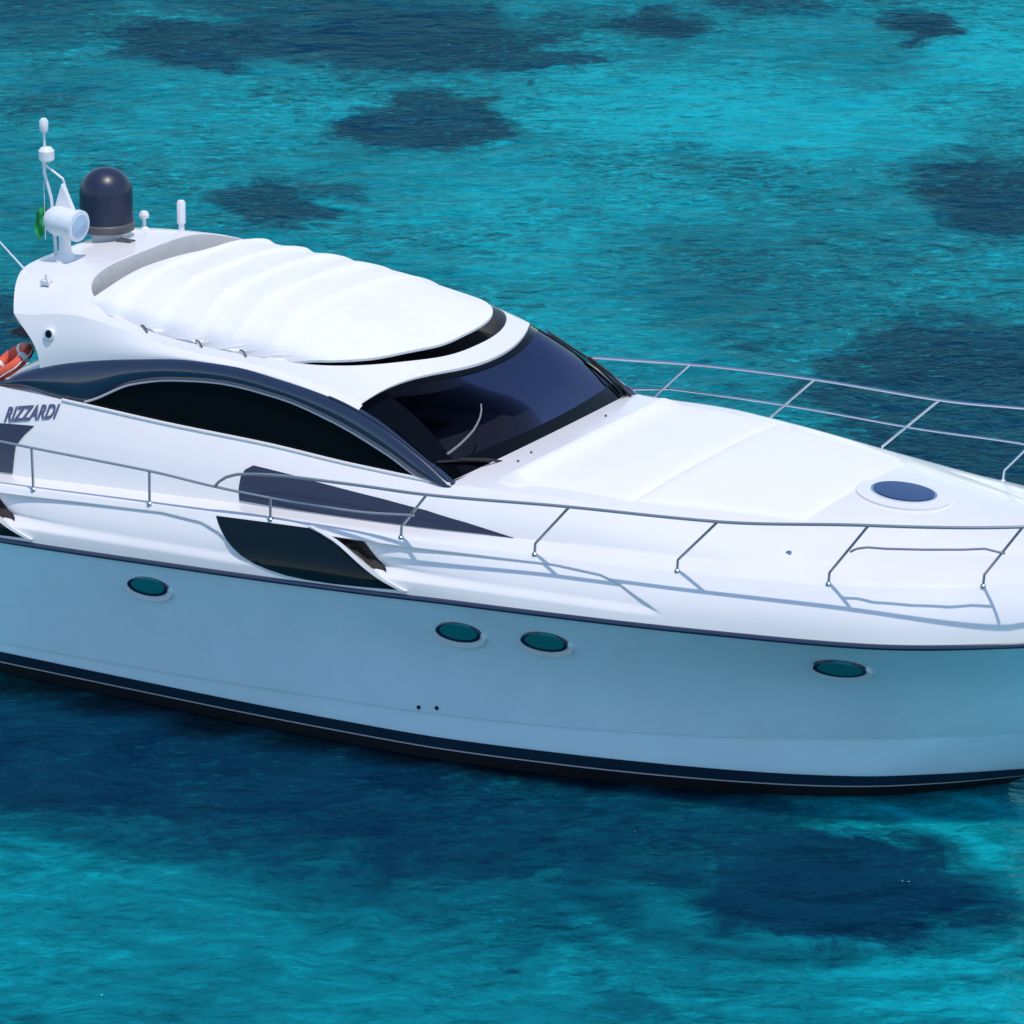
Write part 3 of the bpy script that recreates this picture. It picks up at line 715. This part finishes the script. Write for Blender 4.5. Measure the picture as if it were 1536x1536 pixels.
for (x, k) in DRAINS:
    a = np.linspace(0, 2*math.pi, 20, endpoint=False)
    patch('drain', hullfn, np.stack([x+.018*np.cos(a), k+.017*np.sin(a)], 1), .008, RUBBER, yacht, (.1, .1), .02)

# ---------------------------------------------------------------- guard rails
BASES = [(-3.14, 2.2, 1.86), (-1.85, 2.2, 1.935), (-.55, 2.195, 2.0), (.79, 2.15, 2.045), (2.09, 2.05, 2.08), (3.41, 1.89, 2.11), (4.75, 1.67, 2.16), (5.96, 1.19, 2.21)]
TOPS = [(-3.13, 2.22, 2.26), (-1.83, 2.22, 2.25), (-.53, 2.22, 2.21), (1.17, 2.33, 2.545), (2.54, 2.225, 2.63), (3.9, 2.07, 2.68), (5.22, 1.87, 2.81), (6.42, 1.42, 2.87)]
tx = pch([p[0] for p in TOPS[3:]]+[7.15, 7.4], [p[1] for p in TOPS[3:]]+[.62, .0]); tz = pch([-.9, -.55]+[p[0] for p in TOPS[3:]]+[7.4], [2.28, 2.44]+[p[2] for p in TOPS[3:]]+[2.9])
def rail(sg, full_mid):
    g_ = lambda P_: [(p[0], sg*p[1], p[2]) for p in P_]
    # upper rail: springs from the lower one with a bend, runs to the bow
    xs_ = np.linspace(-.72, 7.3, 90); ty = pch([-1, -.5, .4]+[p[0] for p in TOPS[3:]]+[7.05, 7.3], [2.2, 2.22, 2.28]+[p[1] for p in TOPS[3:]]+[.75, .3])
    P_ = [(-1.13, 2.215, 2.215), (-1.08, 2.215, 2.27), (-1.0, 2.215, 2.325), (-.88, 2.215, 2.37)]+[(x, float(ty(x)), float(tz2(x))) for x in xs_]
    o = MB().tube(g_(P_), .0145, 10).build('guard_rail', STEELD if sg < 0 else STEEL, yacht)
    lowP = [(-6.5, 2.22, 2.2), (-4.2, 2.22, 2.275), (-3.13, 2.22, 2.262), (-1.83, 2.22, 2.25), (-1.13, 2.215, 2.215), (-.53, 2.2, 2.2), (.3, 2.2, 2.22), (.98, 2.24, 2.30)]
    lf = tab(' '.join(f'{p[0]}:{p[2]}' for p in lowP)); ly = tab(' '.join(f'{p[0]}:{p[1]}' for p in lowP))
    xl = np.linspace(-6.5, .98, 70)
    MB().tube(g_([(x, float(ly(x)), float(lf(x))) for x in xl]), .0125, 8).build('lower_rail', STEELD if sg < 0 else STEEL, o)
    for i, (b_, t_) in enumerate(zip(BASES, TOPS)):
        if i < 3: pts = [b_, t_]
        else:
            q = (b_[0]+.01, b_[1]+.005, b_[2]+.10); w1 = tuple(np.array(q)*.93+np.array(t_)*.07); w0 = tuple(np.array(q)*.8+np.array(b_)*.2)
            pts = [b_, w0, q, w1, t_]
        st = MB().tube(g_(pts), .0125, 8).build('stanchion', STEELD if sg < 0 else STEEL, o)
        MB().lathe([(.026, -.01), (.026, .006), (.015, .016)], g_([b_])[0], (0, 0, 1), 16).build('stanchion_foot', STEEL, st)
    def mid(i, k): return tuple(np.array(BASES[i])*(1-k)+np.array(TOPS[i])*k)
    if full_mid:
        ms = [mid(i, .52) for i in range(3, 8)]; ms = [(m_[0], m_[1], m_[2]) for m_ in ms]
        fx = [m_[0] for m_ in ms]; fy = pch(fx, [m_[1] for m_ in ms]); fz = pch(fx, [m_[2] for m_ in ms])
        MB().tube(g_([(x, float(fy(x)), float(fz(x))) for x in np.linspace(fx[0], fx[-1], 50)]), .010, 8).build('middle_rail', STEEL, o)
    else:
        a_ = np.array(mid(6, .55)); b_ = np.array(mid(7, .55)); out_ = np.array([0, .03, .05])
        pts = [a_, a_*.95+b_*.05+out_*.7, a_*.88+b_*.12+out_]+[a_*(1-k)+b_*k+out_+np.array([0, .05*math.sin(math.pi*k), 0]) for k in (.25, .5, .75)]+[a_*.12+b_*.88+out_, b_]
        MB().tube(g_(pts), .0105, 8).build('middle_rail', STEELD, o)
tz2 = pch([-.88, -.5, .1]+[p[0] for p in TOPS[3:]]+[7.3], [2.37, 2.425, 2.475]+[p[2] for p in TOPS[3:]]+[2.9])
rail(-1, False); rail(1, True)

# ---------------------------------------------------------------- on the roof
def rz(x, y): return float(roof_z(np.float64(x), np.float64(y)))
dx, dy = -4.0, .25
dz = rz(dx, dy)
dome = MB().lathe([(.235, .09), (.25, .11), (.252, .2), (.252, .44)]+[(.252*math.cos(a), .44+.24*math.sin(a)) for a in np.linspace(.06, math.pi/2, 16)], (dx, dy, dz), n=48).build('satellite_dome', DOME, yacht)
MB().lathe([(.262, .085), (.268, .10), (.268, .15), (.256, .165)], (dx, dy, dz), n=48).build('dome_skirt', DGREY, dome)
MB().lathe([(.17, -.06), (.15, .0), (.14, .09)], (dx, dy, dz), n=32).build('dome_pedestal', PLAST, dome)
MB().box((dx+.30, dy-.12, dz+.02), (.16, .10, .05)).build('dome_bracket', DGREY, dome)
# searchlight on a post at the aft starboard corner of the roof
lx, ly_ = -3.86, -.62; lz = rz(lx, ly_)
sp = MB().lathe([(.11, -.05), (.095, .02), (.06, .08), (.055, .2), (.06, .26)], (lx, ly_, lz), n=24).build('searchlight', PLAST, yacht)
ax = Vector((.95, -.06, -.06)).normalized()
hc = Vector((lx, ly_, lz+.36))-ax*.13
MB().lathe([(.02, -.06), (.09, -.05), (.128, .0), (.14, .06), (.14, .27), (.15, .275), (.15, .31), (.125, .315)], hc, ax, 32).build('lamp_housing', PLAST, sp)
MB().lathe([(.118, 0), (.11, .012), (.02, .022)], hc+ax*.312, ax, 32).build('lamp_lens', LENS, sp)
# light mast behind it
mx0, my0 = -4.05, -.5; mz0 = rz(mx0, my0)
mast = MB().tube([(mx0, my0, mz0-.05), (mx0-.04, my0, mz0+.55), (mx0-.11, my0, mz0+.78), (mx0-.11, my0, mz0+.9)], .016, 8).tube([(mx0+.12, my0+.12, mz0+.4), (mx0+.07, my0+.04, mz0+.74), (mx0-.1, my0, mz0+.86)], .012, 8).build('light_mast', PLAST, yacht)
MB().lathe([(.055, 0), (.075, .02), (.075, .1), (.05, .13)], (mx0-.08, my0, mz0+.9), n=20).build('masthead_light', PLAST, mast)
MB().lathe([(.012, 0), (.012, .17)], (mx0-.10, my0, mz0+1.02), n=8).build('mast_pole', PLAST, mast)
MB().lathe([(.035, 0), (.042, .02), (.042, .1), (.025, .125)], (mx0-.10, my0, mz0+1.18), n=16).build('anchor_light', PLAST, mast)
hb = MB(); hb.add([(mx0+.0, my0-.03, mz0+.42), (mx0+.20, my0+.03, mz0+.42), (mx0+.08, my0, mz0+.70), (mx0+.02, my0+.03, mz0+.42), (mx0+.20, my0+.07, mz0+.42), (mx0+.09, my0+.04, mz0+.70)], [(0, 1, 2), (5, 4, 3), (0, 3, 4, 1), (1, 4, 5, 2), (2, 5, 3, 0)]); hb.build('mast_bracket', PLAST, mast, 20)
# small antennas
ax_, ay_ = -3.72, 1.08; az_ = rz(ax_, ay_)
an = MB().lathe([(.03, -.05), (.028, .07), (.04, .075), (.042, .09), (.042, .28), (.03, .30)], (ax_, ay_, az_), n=20).build('stub_antenna', PLAST, yacht)
ax_, ay_ = -3.9, .72; az_ = rz(ax_, ay_)
MB().lathe([(.05, -.03), (.04, .01), (.016, .03), (.016, .10), (.045, .11), (.05, .14), (.035, .17), (.01, .18)], (ax_, ay_, az_), n=20).build('mushroom_antenna', PLAST, yacht)
MB().tube([(-4.13, -.86, rz(-4.1, -.86)-.04), (-4.35, -.95, 3.72), (-5.15, -1.2, 4.55)], .010, 8, .6).build('whip_antenna', PLAST, yacht)
MB().box((-3.72, -1.12, rz(-3.72, -1.12)+.025), (.10, .07, .05)).tube([(-3.72, -1.12, rz(-3.72, -1.12)), (-3.72, -1.12, rz(-3.72, -1.12)+.11)], .012, 8).build('roof_fitting', PLAST, yacht)
hl = MB().lathe([(.062, -.03), (.062, .02), (.05, .03)], (-3.42, -1.5, 3.11), (0, -1, .15), 20).build('side_lamp', PLAST, yacht)
MB().lathe([(.038, 0), (.03, .012)], (-3.41, -1.53, 3.125), (0, -1, .15), 16).build('side_lamp_lens', HGLASS, hl)
# cream sunbathing cushion in the cockpit corner
seat = MB().box((-4.62, -1.1, 1.75), (.8, .8, 1.2)).build('cockpit_seat', GEL, yacht)
MB().box((-4.62, -1.1, 2.42), (.86, .84, .14)).build('cushion', CREAM, seat)

# registered name on the cabin side
fc = bpy.data.curves.new('name_lettering', 'FONT'); fc.body = 'RIZZARDI'; fc.size = .155; fc.extrude = .002; fc.align_x = 'RIGHT'; fc.shear = .12; fc.offset = .004
tmp = bpy.data.objects.new('tmp', fc); S.collection.objects.link(tmp); dg = bpy.context.evaluated_depsgraph_get()
me = bpy.data.meshes.new_from_object(tmp.evaluated_get(dg)); bpy.data.objects.remove(tmp); me.name = 'name_lettering'
for v in me.vertices:
    p = slope(np.float64(-3.21+v.co.x*.80), np.float64(.785+(v.co.y+.15*v.co.x)/.64))
    n_ = Vector((0, -.93, .36)); q = Vector(p)+n_*(.012+v.co.z); v.co = q
me.materials.clear(); me.materials.append(INK); link(bpy.data.objects.new('name_lettering', me), yacht)

# ---------------------------------------------------------------- loose things aboard
fl = thing('courtesy_flag', 'small drooping green flag hanging from the roof light mast', 'flag', (mx0-.12, my0, mz0+.5))
nu_, nw_ = 10, 16; V = []
for i in range(nu_):
    for j in range(nw_):
        a, b = i/(nu_-1), j/(nw_-1)
        V.append((-.12*a*(1-.3*b)+.012*math.sin(b*9), .025*math.sin(a*9+b*3), -.02-.28*b*(.8+.2*a)-.10*a+.008*math.sin(a*12)))
V2 = [(x, y+.003, z) for x, y, z in V]
mesh('flag_cloth', V+V2, gridf(nu_, nw_)+gridf(nu_, nw_, off=nu_*nw_, flip=True), GREEN, fl)
MB().tube([(0, 0, .2), (.0, 0, -.36)], .004, 6).build('halyard', PLAST, fl)
lb = thing('lifebuoy', 'orange lifebuoy hanging aft of the cabin beside the roof arch', 'lifebuoy', (-4.02, -1.30, 2.71))
e1_ = Vector((.70, .43, .57)).normalized(); e2_ = Vector((-.42, .82, .12)); e2_ = (e2_-e1_*e2_.dot(e1_)).normalized()
lpt = lambda a, k=.2: e1_*(k*math.cos(a))+e2_*(k*math.sin(a))
MB().tube([lpt(a) for a in np.linspace(0, 2*math.pi, 49)], .055, 14).build('ring', ORANGE, lb)
for a0 in (.9, 2.4, 4.0, 5.5):
    MB().tube([lpt(a0+k) for k in np.linspace(-.12, .12, 6)], .058, 14).build('band', PLAST, lb)
MB().tube([lpt(a, .265+.012*math.sin(a*8)) for a in np.linspace(0, 2*math.pi, 49)], .006, 6).build('grab_line', PLAST, lb)
